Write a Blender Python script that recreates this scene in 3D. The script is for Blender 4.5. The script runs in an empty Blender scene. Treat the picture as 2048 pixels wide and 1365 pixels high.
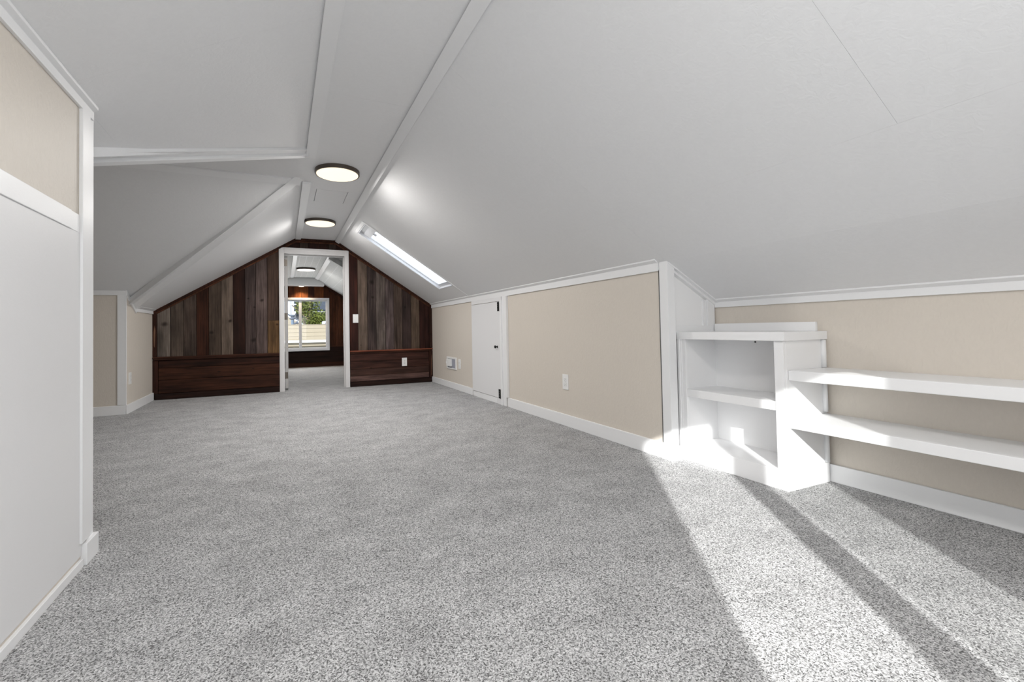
import bpy, bmesh, math, random
from mathutils import Vector, Matrix
S = bpy.context.scene
COL = S.collection
random.seed(7)

# ------------------------------------------------------------------ camera, sky, sun, daylight, exposure
F, CX, CY, YAW, PITCH, ROLL = 871.606, 940.098, 639.227, 23.17576, 1.28894, -1.01889
a, b, c = (math.radians(v) for v in (YAW, PITCH, ROLL))
fwd = Vector((math.sin(a)*math.cos(b), math.cos(a)*math.cos(b), math.sin(b)))
rt = Vector((math.cos(a), -math.sin(a), 0)); up = rt.cross(fwd)
r2 = rt*math.cos(c)+up*math.sin(c); u2 = -rt*math.sin(c)+up*math.cos(c)
cam = bpy.data.cameras.new('camera'); camo = bpy.data.objects.new('camera', cam); COL.objects.link(camo)
M = Matrix((r2, u2, -fwd)).transposed().to_4x4(); M.translation = (0, 0, .75); camo.matrix_world = M
cam.sensor_width = 36; cam.sensor_fit = 'HORIZONTAL'; cam.lens = F/2048*36
cam.shift_x = (1024-CX)/2048; cam.shift_y = -(682.5-CY)/2048; cam.clip_start = .02; cam.clip_end = 300
S.camera = camo

w = bpy.data.worlds.new('sky'); S.world = w; w.use_nodes = True
nt = w.node_tree; nt.nodes.clear()
wo = nt.nodes.new('ShaderNodeOutputWorld'); bg = nt.nodes.new('ShaderNodeBackground')
bg.inputs[0].default_value = (.88, .94, 1.0, 1); bg.inputs[1].default_value = 1.9
nt.links.new(bg.outputs[0], wo.inputs[0])

sd = bpy.data.lights.new('sun', 'SUN'); sd.energy = 7.8; sd.angle = math.radians(.75); sd.color = (1, .99, .975)
so = bpy.data.objects.new('sun', sd); COL.objects.link(so)
SUNDIR = Vector((math.sin(math.radians(37.0)), math.cos(math.radians(37.0)), -.432)).normalized()
so.rotation_euler = SUNDIR.to_track_quat('-Z', 'Y').to_euler(); so.location = (-3, -6, 5)

def daylight(name, loc, d, sx, sy, p, colr=(.95, .98, 1)):
    l = bpy.data.lights.new(name, 'AREA'); l.shape = 'RECTANGLE'; l.size = sx; l.size_y = sy; l.energy = p; l.color = colr
    o = bpy.data.objects.new(name, l); COL.objects.link(o); o.location = loc
    o.rotation_euler = Vector(d).to_track_quat('-Z', 'Z').to_euler()
daylight('daylight_back_window', (.44, -.60, .95), (0, 1, 0), .95, 1.0, 8.5, (.95, .975, 1))
daylight('daylight_far_window', (.33, 9.84, .92), (0, -1, 0), 1.0, 1.0, 9)
vs = S.view_settings
vs.view_transform = 'Standard'; vs.look = 'None'; vs.exposure = .36; vs.gamma = 1
try: vs.use_curve_mapping = False
except Exception: pass

# ------------------------------------------------------------------ materials
def new_mat(name):
    m = bpy.data.materials.new(name); m.use_nodes = True
    n = m.node_tree; return m, n, n.nodes['Principled BSDF']
def N(n, t, **k):
    x = n.nodes.new(t)
    for a_, v in k.items(): setattr(x, a_, v)
    return x
def lin(c): return tuple(((v/255)/12.92 if v/255 <= .04045 else ((v/255+.055)/1.055)**2.4) for v in c)+(1,)
def coords(n, scale, off=(0, 0, 0)):
    g = N(n, 'ShaderNodeNewGeometry'); mp = N(n, 'ShaderNodeMapping')
    mp.inputs['Scale'].default_value = scale; mp.inputs['Location'].default_value = off
    n.links.new(g.outputs['Position'], mp.inputs['Vector']); return mp.outputs[0]
def paint(name, col, rough=.45, bscale=(60, 60, 60), bstr=.12, dist=.004, spec=.4, var=.03):
    m, n, p = new_mat(name)
    p.inputs['Roughness'].default_value = rough; p.inputs['Specular IOR Level'].default_value = spec
    v = coords(n, bscale)
    t = N(n, 'ShaderNodeTexNoise'); t.inputs['Scale'].default_value = 1; t.inputs['Detail'].default_value = 4; t.inputs['Distortion'].default_value = 1.5
    n.links.new(v, t.inputs['Vector'])
    bp = N(n, 'ShaderNodeBump'); bp.inputs['Strength'].default_value = bstr; bp.inputs['Distance'].default_value = dist
    n.links.new(t.outputs[0], bp.inputs['Height']); n.links.new(bp.outputs[0], p.inputs['Normal'])
    mx = N(n, 'ShaderNodeMixRGB'); mx.inputs[1].default_value = [c_*(1-var) for c_ in col[:3]]+[1]; mx.inputs[2].default_value = [min(1, c_*(1+var)) for c_ in col[:3]]+[1]
    n.links.new(t.outputs[0], mx.inputs[0]); n.links.new(mx.outputs[0], p.inputs['Base Color'])
    return m
def plain(name, col, rough=.5, metal=0, emit=None, es=1, spec=.5):
    m, n, p = new_mat(name)
    p.inputs['Base Color'].default_value = col if len(col) == 4 else (*col, 1)
    p.inputs['Roughness'].default_value = rough; p.inputs['Metallic'].default_value = metal; p.inputs['Specular IOR Level'].default_value = spec
    if emit: p.inputs['Emission Color'].default_value = (*emit, 1); p.inputs['Emission Strength'].default_value = es
    return m
M_CEIL = paint('ceiling_paint', (.83, .835, .845, 1), .52, (38, 38, 38), .13, .005, .26)
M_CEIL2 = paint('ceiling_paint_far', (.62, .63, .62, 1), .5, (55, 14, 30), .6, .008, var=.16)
M_TRIM = paint('trim_paint', (.86, .865, .875, 1), .36, (25, 90, 90), .10, .002, .5, .01)
M_BATTEN = paint('batten_paint', (.85, .855, .865, 1), .45, (25, 90, 90), .10, .002, .5, .01)
M_SHELF = paint('shelf_paint', (.91, .912, .92, 1), .38, (60, 60, 60), .06, .002, .45, .01)
M_PANEL = paint('panel_paint', (.80, .80, .81, 1), .42, (70, 70, 70), .10, .002, .4, .01)
M_BEIGE = paint('beige_wall_paint', (.69, .635, .566, 1), .5, (60, 60, 28), .35, .004, .35, .035)
M_CASE = paint('casing_paint', (.70, .69, .69, 1), .4, (40, 90, 40), .08, .002, .4, .01)
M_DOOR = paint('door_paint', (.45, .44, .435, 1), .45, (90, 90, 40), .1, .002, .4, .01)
M_DARKM = plain('bronze_metal', (.11, .09, .075), .4, .6)
M_BLACK = plain('black_metal', (.006, .006, .006), .4, .5)
M_SCREW = plain('steel_screw', (.8, .8, .8), .25, .9)
M_HINGE = plain('pewter_hinge', (.16, .14, .12), .4, .7)
M_PLAST = plain('white_plastic', (.86, .86, .85), .3)
M_SLOT = plain('slot_dark', (.08, .08, .08), .6)
M_GREYBOX = plain('grey_recess', (.33, .34, .40), .5)
M_VINYL = plain('white_vinyl', (.78, .80, .84), .35)
M_DIFF = plain('lamp_diffuser', (.85, .8, .7), .5, emit=(1.0, .84, .62), es=.85)
M_DIFF2 = plain('lamp_diffuser_far', (.9, .85, .8), .5, emit=(1.0, .90, .84), es=1.3)
M_GROUND = paint('asphalt', (.14, .14, .14, 1), .9, (8, 8, 8), .2, .01)

def glass(name, t=.92):
    m, n, p = new_mat(name); n.nodes.remove(p)
    tr = N(n, 'ShaderNodeBsdfTransparent'); tr.inputs[0].default_value = (t, t*1.005, t, 1)
    gl = N(n, 'ShaderNodeBsdfGlossy'); gl.inputs['Roughness'].default_value = .02
    mx = N(n, 'ShaderNodeMixShader'); mx.inputs[0].default_value = .015
    n.links.new(tr.outputs[0], mx.inputs[1]); n.links.new(gl.outputs[0], mx.inputs[2])
    n.links.new(mx.outputs[0], n.nodes['Material Output'].inputs[0]); return m
M_GLASS = glass('window_glass')
def frosted():
    m, n, p = new_mat('frosted_acrylic'); n.nodes.remove(p)
    tl = N(n, 'ShaderNodeBsdfTranslucent'); tl.inputs[0].default_value = (.93, .95, .97, 1)
    tr = N(n, 'ShaderNodeBsdfTransparent'); mx = N(n, 'ShaderNodeMixShader'); mx.inputs[0].default_value = .35
    n.links.new(tl.outputs[0], mx.inputs[1]); n.links.new(tr.outputs[0], mx.inputs[2])
    n.links.new(mx.outputs[0], n.nodes['Material Output'].inputs[0]); return m
M_FROST = frosted()
M_SCREEN = glass('insect_screen', .74)

def carpet():
    m, n, p = new_mat('carpet_pile')
    p.inputs['Roughness'].default_value = .95; p.inputs['Specular IOR Level'].default_value = .1
    v = coords(n, (1, 1, 1))
    wn = N(n, 'ShaderNodeTexNoise'); wn.inputs['Scale'].default_value = 60; wn.inputs['Detail'].default_value = 2
    n.links.new(v, wn.inputs['Vector'])
    wm = N(n, 'ShaderNodeVectorMath', operation='MULTIPLY_ADD'); wm.inputs[1].default_value = (.012, .012, 0)
    n.links.new(wn.outputs['Color'], wm.inputs[0]); n.links.new(v, wm.inputs[2])
    vo = N(n, 'ShaderNodeTexVoronoi', feature='F1'); vo.inputs['Scale'].default_value = 360
    n.links.new(wm.outputs[0], vo.inputs['Vector'])
    sp = N(n, 'ShaderNodeSeparateColor'); n.links.new(vo.outputs['Color'], sp.inputs[0])
    n2 = N(n, 'ShaderNodeTexNoise'); n2.inputs['Scale'].default_value = 205; n2.inputs['Detail'].default_value = 4; n2.inputs['Roughness'].default_value = .75
    n.links.new(v, n2.inputs['Vector'])
    ad = N(n, 'ShaderNodeMath', operation='MULTIPLY_ADD'); ad.inputs[1].default_value = .30
    n.links.new(sp.outputs[0], ad.inputs[0])
    n3 = N(n, 'ShaderNodeMath', operation='MULTIPLY'); n3.inputs[1].default_value = .70; n.links.new(n2.outputs[0], n3.inputs[0])
    n.links.new(n3.outputs[0], ad.inputs[2])
    cr = N(n, 'ShaderNodeValToRGB'); e = cr.color_ramp.elements
    e[0].position = .34; e[0].color = (.09, .09, .09, 1); e[1].position = .66; e[1].color = (.74, .74, .745, 1)
    k = cr.color_ramp.elements.new(.42); k.color = (.25, .25, .252, 1)
    k = cr.color_ramp.elements.new(.49); k.color = (.43, .43, .433, 1)
    k = cr.color_ramp.elements.new(.57); k.color = (.56, .56, .565, 1)
    n.links.new(ad.outputs[0], cr.inputs[0])  # speckle: yarn tones plus shade between tufts, both put into the colour
    # pile lying in different directions: broad soft patches
    n4 = N(n, 'ShaderNodeTexNoise'); n4.inputs['Scale'].default_value = 6.5; n4.inputs['Detail'].default_value = 4
    n.links.new(coords(n, (.8, 1.1, 1)), n4.inputs['Vector'])
    mr = N(n, 'ShaderNodeMapRange'); mr.inputs[1].default_value = .3; mr.inputs[2].default_value = .7; mr.inputs[3].default_value = .80; mr.inputs[4].default_value = 1.03
    n.links.new(n4.outputs[0], mr.inputs[0])
    mm = N(n, 'ShaderNodeMixRGB', blend_type='MULTIPLY'); mm.inputs[0].default_value = 1
    n.links.new(cr.outputs[0], mm.inputs[1]); n.links.new(mr.outputs[0], mm.inputs[2])
    n.links.new(mm.outputs[0], p.inputs['Base Color'])
    bp = N(n, 'ShaderNodeBump'); bp.inputs['Strength'].default_value = .55; bp.inputs['Distance'].default_value = .004
    n.links.new(ad.outputs[0], bp.inputs['Height']); n.links.new(bp.outputs[0], p.inputs['Normal'])
    return m
M_CARPET = carpet()

def wood(name, c1, c2, seed=0, knots=(), vertical=True, streak=.5, dim=.86):
    """weathered board: c1, c2 sRGB colours of the grain; knots: (x, z, radius)"""
    m, n, p = new_mat(name); c1 = [v_*dim for v_ in c1]; c2 = [v_*dim for v_ in c2]
    p.inputs['Roughness'].default_value = .75; p.inputs['Specular IOR Level'].default_value = .2
    sc = (80, 30, 2.6) if vertical else (2.6, 30, 85)
    v = coords(n, sc, (seed*3.1, seed*1.7, seed*2.3))
    t = N(n, 'ShaderNodeTexNoise'); t.inputs['Scale'].default_value = 1; t.inputs['Detail'].default_value = 6; t.inputs['Roughness'].default_value = .65; t.inputs['Distortion'].default_value = .6
    n.links.new(v, t.inputs['Vector'])
    t2 = N(n, 'ShaderNodeTexNoise'); t2.inputs['Scale'].default_value = 1; t2.inputs['Detail'].default_value = 3
    n.links.new(coords(n, (9, 5, 3) if vertical else (3, 5, 14), (seed*5.3, 0, seed)), t2.inputs['Vector'])
    cr = N(n, 'ShaderNodeValToRGB'); e = cr.color_ramp.elements
    e[0].position = .32; e[0].color = lin(c1); e[1].position = .66; e[1].color = lin(c2)
    n.links.new(t.outputs[0], cr.inputs[0])
    m2 = N(n, 'ShaderNodeMapRange'); m2.inputs[1].default_value = .3; m2.inputs[2].default_value = .7; m2.inputs[3].default_value = 1-streak; m2.inputs[4].default_value = 1+streak*.5
    n.links.new(t2.outputs[0], m2.inputs[0])
    mu = N(n, 'ShaderNodeMixRGB', blend_type='MULTIPLY'); mu.inputs[0].default_value = 1
    n.links.new(cr.outputs[0], mu.inputs[1]); n.links.new(m2.outputs[0], mu.inputs[2])
    out = mu.outputs[0]
    for (kx, kz, kr) in knots:
        g = N(n, 'ShaderNodeNewGeometry'); s = N(n, 'ShaderNodeVectorMath', operation='SUBTRACT'); s.inputs[1].default_value = (kx, 0, kz)
        n.links.new(g.outputs['Position'], s.inputs[0])
        kw = N(n, 'ShaderNodeVectorMath', operation='MULTIPLY_ADD'); kw.inputs[1].default_value = (kr*1.5, 0, kr*1.5); n.links.new(t2.outputs['Color'], kw.inputs[0]); n.links.new(s.outputs[0], kw.inputs[2])
        k0 = N(n, 'ShaderNodeVectorMath', operation='SUBTRACT'); k0.inputs[1].default_value = (kr*.75, 0, kr*.75); n.links.new(kw.outputs[0], k0.inputs[0])
        q = N(n, 'ShaderNodeVectorMath', operation='MULTIPLY'); q.inputs[1].default_value = (1, 0, 1.2 if vertical else 1.6); n.links.new(k0.outputs[0], q.inputs[0])
        l = N(n, 'ShaderNodeVectorMath', operation='LENGTH'); n.links.new(q.outputs[0], l.inputs[0])
        r = N(n, 'ShaderNodeMapRange'); r.interpolation_type = 'SMOOTHSTEP'; r.inputs[1].default_value = kr*.1; r.inputs[2].default_value = kr; r.inputs[3].default_value = .85; r.inputs[4].default_value = 0
        n.links.new(l.outputs['Value'], r.inputs[0])
        x = N(n, 'ShaderNodeMixRGB'); x.inputs[2].default_value = lin((22, 14, 12)); n.links.new(r.outputs[0], x.inputs[0]); n.links.new(out, x.inputs[1]); out = x.outputs[0]
    n.links.new(out, p.inputs['Base Color'])
    bp = N(n, 'ShaderNodeBump'); bp.inputs['Strength'].default_value = .35; bp.inputs['Distance'].default_value = .003
    n.links.new(t.outputs[0], bp.inputs['Height']); n.links.new(bp.outputs[0], p.inputs['Normal'])
    return m

# ------------------------------------------------------------------ geometry helpers (all coordinates are world coordinates)
ORG = {}
def add(name, vf, mat, parent=None, bevel=0, smooth=False, weld=False):
    """vf: list of (verts, faces); linked as one mesh whose origin is the base of its own box"""
    V = []; Fc = []
    for vs_, fs in vf:
        o_ = len(V); V += [Vector(v) for v in vs_]; Fc += [[i+o_ for i in f] for f in fs]
    lo = [min(v[i] for v in V) for i in range(3)]; hi = [max(v[i] for v in V) for i in range(3)]
    org = Vector(((lo[0]+hi[0])/2, (lo[1]+hi[1])/2, lo[2]))
    me = bpy.data.meshes.new(name); me.from_pydata([v-org for v in V], [], Fc)
    bm = bmesh.new(); bm.from_mesh(me)
    if weld: bmesh.ops.remove_doubles(bm, verts=bm.verts, dist=1e-5)
    bmesh.ops.recalc_face_normals(bm, faces=bm.faces); bm.to_mesh(me); bm.free()
    me.materials.append(mat)
    if smooth:
        for p_ in me.polygons: p_.use_smooth = True
    ob = bpy.data.objects.new(name, me); COL.objects.link(ob)
    po = ORG[parent.name] if parent else Vector((0, 0, 0))
    ob.parent = parent; ob.location = org-po; ORG[ob.name] = org
    if bevel:
        bv = ob.modifiers.new('bevel', 'BEVEL'); bv.width = bevel; bv.segments = 2; bv.limit_method = 'ANGLE'
    return ob
def thing(name, loc, label=None, cat=None, group=None, kind=None):
    o = bpy.data.objects.new(name, None); COL.objects.link(o); o.location = loc; o.empty_display_size = .05; ORG[o.name] = Vector(loc)
    return tag(o, label, cat, group, kind)
def tag(o, label=None, cat=None, group=None, kind=None):
    for k, v in (('label', label), ('category', cat), ('group', group), ('kind', kind)):
        if v: o[k] = v
    return o
def box(x, y, z):
    (x0, x1), (y0, y1), (z0, z1) = x, y, z
    v = [(x0, y0, z0), (x1, y0, z0), (x1, y1, z0), (x0, y1, z0), (x0, y0, z1), (x1, y0, z1), (x1, y1, z1), (x0, y1, z1)]
    return v, [(0, 3, 2, 1), (4, 5, 6, 7), (0, 1, 5, 4), (1, 2, 6, 5), (2, 3, 7, 6), (3, 0, 4, 7)]
def prism(pts, off):
    """planar polygon pts extruded by the vector off"""
    n = len(pts); off = Vector(off)
    v = [Vector(p) for p in pts]+[Vector(p)+off for p in pts]
    return v, [tuple(range(n)), tuple(reversed(range(n, 2*n)))]+[(i, (i+1) % n, n+(i+1) % n, n+i) for i in range(n)]
def bar(p0, p1, wv, tv):
    p0, p1, wv, tv = map(Vector, (p0, p1, wv, tv))
    return prism([p0, p1, p1+wv, p0+wv], tv)
def disc(cx, cy, z0, z1, r, n=48, r2=None):
    r2 = r if r2 is None else r2
    v = [(cx+r*math.cos(t*math.tau/n), cy+r*math.sin(t*math.tau/n), z0) for t in range(n)]+[(cx+r2*math.cos(t*math.tau/n), cy+r2*math.sin(t*math.tau/n), z1) for t in range(n)]
    return v, [tuple(range(n)), tuple(range(n, 2*n))]+[(i, (i+1) % n, n+(i+1) % n, n+i) for i in range(n)]
def lathe(axis_p, axis, prof, n=16):
    """prof: (distance along the axis, radius)"""
    ax = Vector(axis).normalized(); u = ax.orthogonal().normalized(); w_ = ax.cross(u); P0 = Vector(axis_p)
    v = []; f = []
    for h, r in prof:
        v += [P0+ax*h+(u*math.cos(t*math.tau/n)+w_*math.sin(t*math.tau/n))*r for t in range(n)]
    for k in range(len(prof)-1):
        f += [(k*n+i, k*n+(i+1) % n, (k+1)*n+(i+1) % n, (k+1)*n+i) for i in range(n)]
    f += [tuple(range(n)), tuple(range((len(prof)-1)*n, len(prof)*n))]
    return v, f

# ------------------------------------------------------------------ room dimensions (metres; camera above the origin, +Y down the attic)
H = 1.965; XB1 = .152; XB2 = .651
YB = -.65; YE = 6.052; YF = 9.95
XL = -1.383; XR = 1.98; XW = 2.385; XP = -.609
SLN = .56; SL = (H-1.016)/(XB1-XL); SRR = (H-1.11)/(XR-XB2); SRW = (1.11-.885)/(XW-XR)
zLN = lambda x: H-SLN*(XB1-x)
zL = lambda x: H-SL*(XB1-x)
zR = lambda x: H-SRR*(x-XB2) if x <= XR else 1.11-SRW*(x-XR)
YN = 1.84      # where the niche starts
YD = 5.114     # dormer's far side wall
Y1, Y2 = 3.14, 3.67; SD = .548
zP = lambda y: H-SD*(y-Y2)
zQ = lambda y: H-SD*(Y1-y)
yLN = lambda x: Y1-(H-zLN(x))/SD
yL = lambda x: Y2+(H-zL(x))/SD
UP = (0, 0, .06)

# floor
tag(add('floor', [box((-2.9, 2.7), (YB-.2, YF+.2), (-.08, 0))], M_CARPET), 'speckled light grey cut pile carpet over the attic floor', 'floor', kind='structure')

# ceiling: backing boards and painted sheets with fine joints
ceil = thing('ceiling', (.4, 3, H), 'white painted attic ceiling of sloping and flat sheets', 'ceiling', kind='structure')
G = .0004
def sheet(pts, mat=M_CEIL, t=.03):
    add('panel', [prism(pts, (0, 0, t))], mat, ceil)
def slope_sheet(x0, x1, y0, y1, zf, mat=M_CEIL):
    sheet([(x0, y0, zf(x0)), (x1, y0, zf(x1)), (x1, y1, zf(x1)), (x0, y1, zf(x0))], mat)
# flat strip
for y0, y1 in ((YB, 2.28), (2.28, 4.70), (4.70, YE+.02)):
    if y0 == 2.28:
        for q in ((2.28, 3.885), (4.255, 4.70)): slope_sheet(XB1, XB2, q[0]+G, q[1]-G, lambda x: H)
        slope_sheet(XB1, .266-G, 3.885, 4.255, lambda x: H); slope_sheet(.528+G, XB2, 3.885, 4.255, lambda x: H)
        slope_sheet(.266+.0035, .528-.0035, 3.885+G, 4.255-G, lambda x: H-.001)
    else: slope_sheet(XB1, XB2, y0+G, y1-G, lambda x: H)
# right slope (hole for the skylight), seam along x = 1.645
SKX = (.79, 1.77); SKY = (4.59, 5.06); SM = 1.645
for y0, y1 in ((YB, .66), (.66, 1.81), (1.81, SKY[0])):
    slope_sheet(XB2, SM-G*.6, y0+G*.6, y1-G*.6, zR)
for y0, y1 in ((YB, YN-.03), (YN-.03, SKY[0])):
    slope_sheet(SM+G*.6, XR+(.03 if y0 > 0 else 0), y0+G, y1-G, lambda x: H-SRR*(x-XB2))
slope_sheet(XB2, SKX[0], SKY[0], SKY[1], zR); slope_sheet(SKX[1], XR+.03, SKY[0], SKY[1], lambda x: H-SRR*(x-XB2))
slope_sheet(XB2, SM-G*.6, SKY[1], YE+.02, zR); slope_sheet(SM+G*.6, XR+.03, SKY[1], YE+.02, lambda x: H-SRR*(x-XB2))
slope_sheet(XR, XW+.05, YB, YN+.02, zR)
# left slope near, with its cut valley edge; crack along x=-.62
def ln_poly(x0, x1, y0, y1=None):
    sheet([(x0, y0, zLN(x0)), (x1, y0, zLN(x1)), (x1, (y1 if y1 else yLN(x1)), zLN(x1)), (x0, (y1 if y1 else yLN(x0)), zLN(x0))])
ln_poly(-.62+G, XB1, 1.72+G*.6); ln_poly(-.62+G, XB1, YB, 1.72-G*.6); ln_poly(-1.5, -.62-G*.5, YB)
# dormer: near slope, flat ridge strip, far slope
sheet([(XB1, Y1, H), (-2.6, Y1, H), (-2.6, 1.45, zQ(1.45)), (-1.5, 1.45, zQ(1.45))])
sheet([(XB1, Y1, H), (-2.6, Y1, H), (-2.6, Y2, H), (XB1, Y2, H)])
sheet([(XB1, Y2, H), (-2.6, Y2, H), (-2.6, YD, zP(YD)), (XL, YD, zP(YD)), (XL, yL(XL), zL(XL))])
sheet([(XB1, Y2, H), (XB1, YE+.02, H), (XL, YE+.02, zL(XL)), (XL, yL(XL), zL(XL))])
# backing above everything (light-tight)
bk = [box((XB1-.02, XB2+.02), (YB-.2, YE+.1), (H+.035, H+.10)),
      prism([(XB1, YB-.2, H+.035), (XB1, 3.2, H+.035), (-1.7, 1.4, zLN(-1.7)+.035), (-1.7, YB-.2, zLN(-1.7)+.035)], UP),
      box((-2.8, XB1), (Y1-.06, Y2+.06), (H+.035, H+.10)),
      prism([(-2.8, Y1, H+.035), (XB1, Y1, H+.035), (-1.4, 1.3, zQ(1.3)+.035), (-2.8, 1.3, zQ(1.3)+.035)], UP),
      prism([(-2.8, Y2, H+.035), (XB1, Y2, H+.035), (XL, yL(XL), zL(XL)+.035), (XL, 5.3, zP(5.3)+.035), (-2.8, 5.3, zP(5.3)+.035)], UP),
      prism([(XB1, Y2-.05, H+.035), (XB1, YE+.1, H+.035), (XL-.1, YE+.1, zL(XL-.1)+.035), (XL-.1, 5.3, zL(XL-.1)+.035)], UP)]
def rback(x0, x1, y0, y1, zf): bk.append(prism([(x0, y0, zf(x0)+.035), (x1, y0, zf(x1)+.035), (x1, y1, zf(x1)+.035), (x0, y1, zf(x0)+.035)], UP))
zRb = lambda x: H-SRR*(x-XB2)
rback(XB2, XR+.1, YB-.2, SKY[0], zRb); rback(XB2, SKX[0], SKY[0], SKY[1], zRb); rback(SKX[1], XR+.1, SKY[0], SKY[1], zRb); rback(XB2, XR+.1, SKY[1], YE+.1, zRb)
rback(XR, XW+.1, YB-.2, YN+.1, zR)
add('backing_board', bk, M_CEIL, ceil)

# ------------------------------------------------------------------ walls
wr = thing('wall_right', (XR, 3.9, 0), 'low beige knee wall under the right hand slope', 'wall', kind='structure')
add('wall_board', [box((XR, XR+.1), (YN+.02, YE+.1), (0, 1.2))], M_BEIGE, wr)
wn_ = tag(add('wall_niche', [box((XW, XW+.1), (YB-.1, YN+.1), (0, .99))], M_BEIGE), 'beige wall behind the open white shelves', 'wall', kind='structure')
# return wall at the niche: recessed white panel, stiles, rail
rw = thing('wall_return', (2.18, YN, 0), 'short white panelled return wall above the bookcase', 'wall', kind='structure')
zt = lambda x: zR(x)+.012
add('wall_board', [prism([(XR+.02, YN, 0), (XW, YN, 0), (XW, YN, zt(XW)), (XR+.02, YN, zt(XR))], (0, .019, 0))], M_SHELF, rw)
add('stile', [prism([(1.975, 1.80, 0), (2.03, 1.80, 0), (2.03, 1.80, zt(2.03)-.02), (1.975, 1.80, zt(1.975)-.0)], (0, .058, 0))], M_TRIM, rw, .0015)
add('stile', [box((2.03, 2.045), (1.825, 1.842), (.70, 1.06))], M_TRIM, rw, .001)
add('stile', [prism([(2.315, 1.822, .745), (2.375, 1.822, .745), (2.375, 1.822, zt(2.375)-.01), (2.315, 1.822, zt(2.315)-.01)], (0, .018, 0))], M_TRIM, rw, .001)
add('stile', [box((2.29, 2.315), (1.830, 1.842), (.745, .90))], M_TRIM, rw, .001)
add('rail', [box((2.045, XW), (1.825, 1.842), (.70, .748))], M_TRIM, rw, .001)
add('rake_trim', [bar((1.985, 1.815, zR(1.985)), (XW, 1.815, zR(XW)), (0, 0, -.024), (0, .027, 0)), bar((1.985, 1.795, zR(1.985)), (XW, 1.795, zR(XW)), (0, .02, 0), (0, 0, -.009))], M_TRIM, rw, .001)
# post on the knee wall side of the corner
tag(add('trim_1', [box((1.974, XR), (1.858, 1.862), (0.09, 1.07))], M_SLOT), 'dark joint strip beside the white corner post', 'trim', kind='structure')

wk = tag(add('wall_knee', [prism([(XL, YD, 0), (XL, YE+.1, 0), (XL, YE+.1, zL(XL)+.03), (XL, yL(XL), zL(XL)+.03), (XL, YD, zP(YD)+.03)], (-.1, 0, 0))], M_BEIGE), 'beige knee wall beside the dark wood gable', 'wall', kind='structure')
wd = tag(add('wall_dormer', [box((-2.6, XL-.1), (YD, YD+.1), (0, zP(YD)+.03))], M_BEIGE), 'beige side wall of the dormer recess', 'wall', kind='structure')
tag(add('wall_dormer_near', [box((-2.6, XP-.1), (1.35, 1.45), (0, 1.1))], M_BEIGE), 'beige near side wall of the dormer, behind the partition', 'wall', kind='structure')
# dormer end wall with a window opening
dw = [(-2.7, -2.6)]
tag(add('wall_dormer_end', [box(dw[0], (1.35, 5.25), (0, H+.05))], M_BEIGE), 'beige end wall of the dormer recess, hidden by the partition', 'wall', kind='structure')
# partition on the left
XQ = XP-.005
wl = thing('wall_left', (XQ, .6, 0), 'beige partition wall with white lower panel and chair rail', 'wall', kind='structure')
add('wall_board', [box((XQ-.09, XQ), (YB, 1.90), (0, zLN(XQ)+.02))], M_BEIGE, wl)
add('lower_panel', [box((XQ, XQ+.004), (YB, 1.824), (.036, 1.087))], M_PANEL, wl, .001)
add('chair_rail', [box((XQ, XQ+.0075), (YB, 1.735), (1.087, 1.146)), box((XQ, XQ+.0045), (1.735, 1.80), (1.087, 1.146))], M_TRIM, wl, .0015)
add('corner_board', [box((XQ, XQ+.011), (1.806, 1.868), (.078, 1.512))], M_TRIM, wl, .0015)
add('corner_board', [box((XQ-.09, XQ+.004), (1.868, 1.915), (0, zLN(XQ)+.01))], M_TRIM, wl, .0015)
add('base_strip', [box((XQ, XQ+.010), (YB, 1.82), (0, .026))], M_TRIM, wl, .001)
add('base_block', [box((XQ-.09, XQ+.017), (1.826, 1.924), (0, .070))], M_TRIM, wl, .0015)
add('top_trim', [box((XQ, XQ+.010), (YB, 1.90), (1.502, zLN(XQ)+.01))], M_TRIM, wl, .001)
add('top_trim', [bar((XQ, YB, zLN(XQ)-.001), (XQ, 1.895, zLN(XQ)-.001), (.024, 0, .024*SLN), (0, 0, -.010))], M_TRIM, wl, .001)

# back wall behind the camera with window 2 opening
WX = (-.128, .965); WZ = (.37, 1.56)
zb = []
prof = lambda x: zLN(x) if x < XB1 else (H if x < XB2 else zR(x))
zb.append(prism([(-1.5, YB, 0), (WX[0], YB, 0), (WX[0], YB, prof(WX[0])+.03), (-1.5, YB, prof(-1.5)+.03)], (0, -.14, 0)))
zb.append(prism([(WX[1], YB, 0), (XW+.1, YB, 0), (XW+.1, YB, prof(XW)), (XR, YB, prof(XR)+.03), (WX[1], YB, prof(WX[1])+.03)], (0, -.14, 0)))
zb.append(box(WX, (YB-.14, YB), (0, WZ[0])))
zb.append(prism([(WX[0], YB, WZ[1]), (WX[1], YB, WZ[1]), (WX[1], YB, prof(WX[1])+.03), (XB2, YB, H+.03), (XB1, YB, H+.03), (WX[0], YB, prof(WX[0])+.03)], (0, -.14, 0)))
tag(add('wall_back', zb, M_BEIGE), 'gable wall behind the viewpoint around a sliding window', 'wall', kind='structure')
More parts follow.
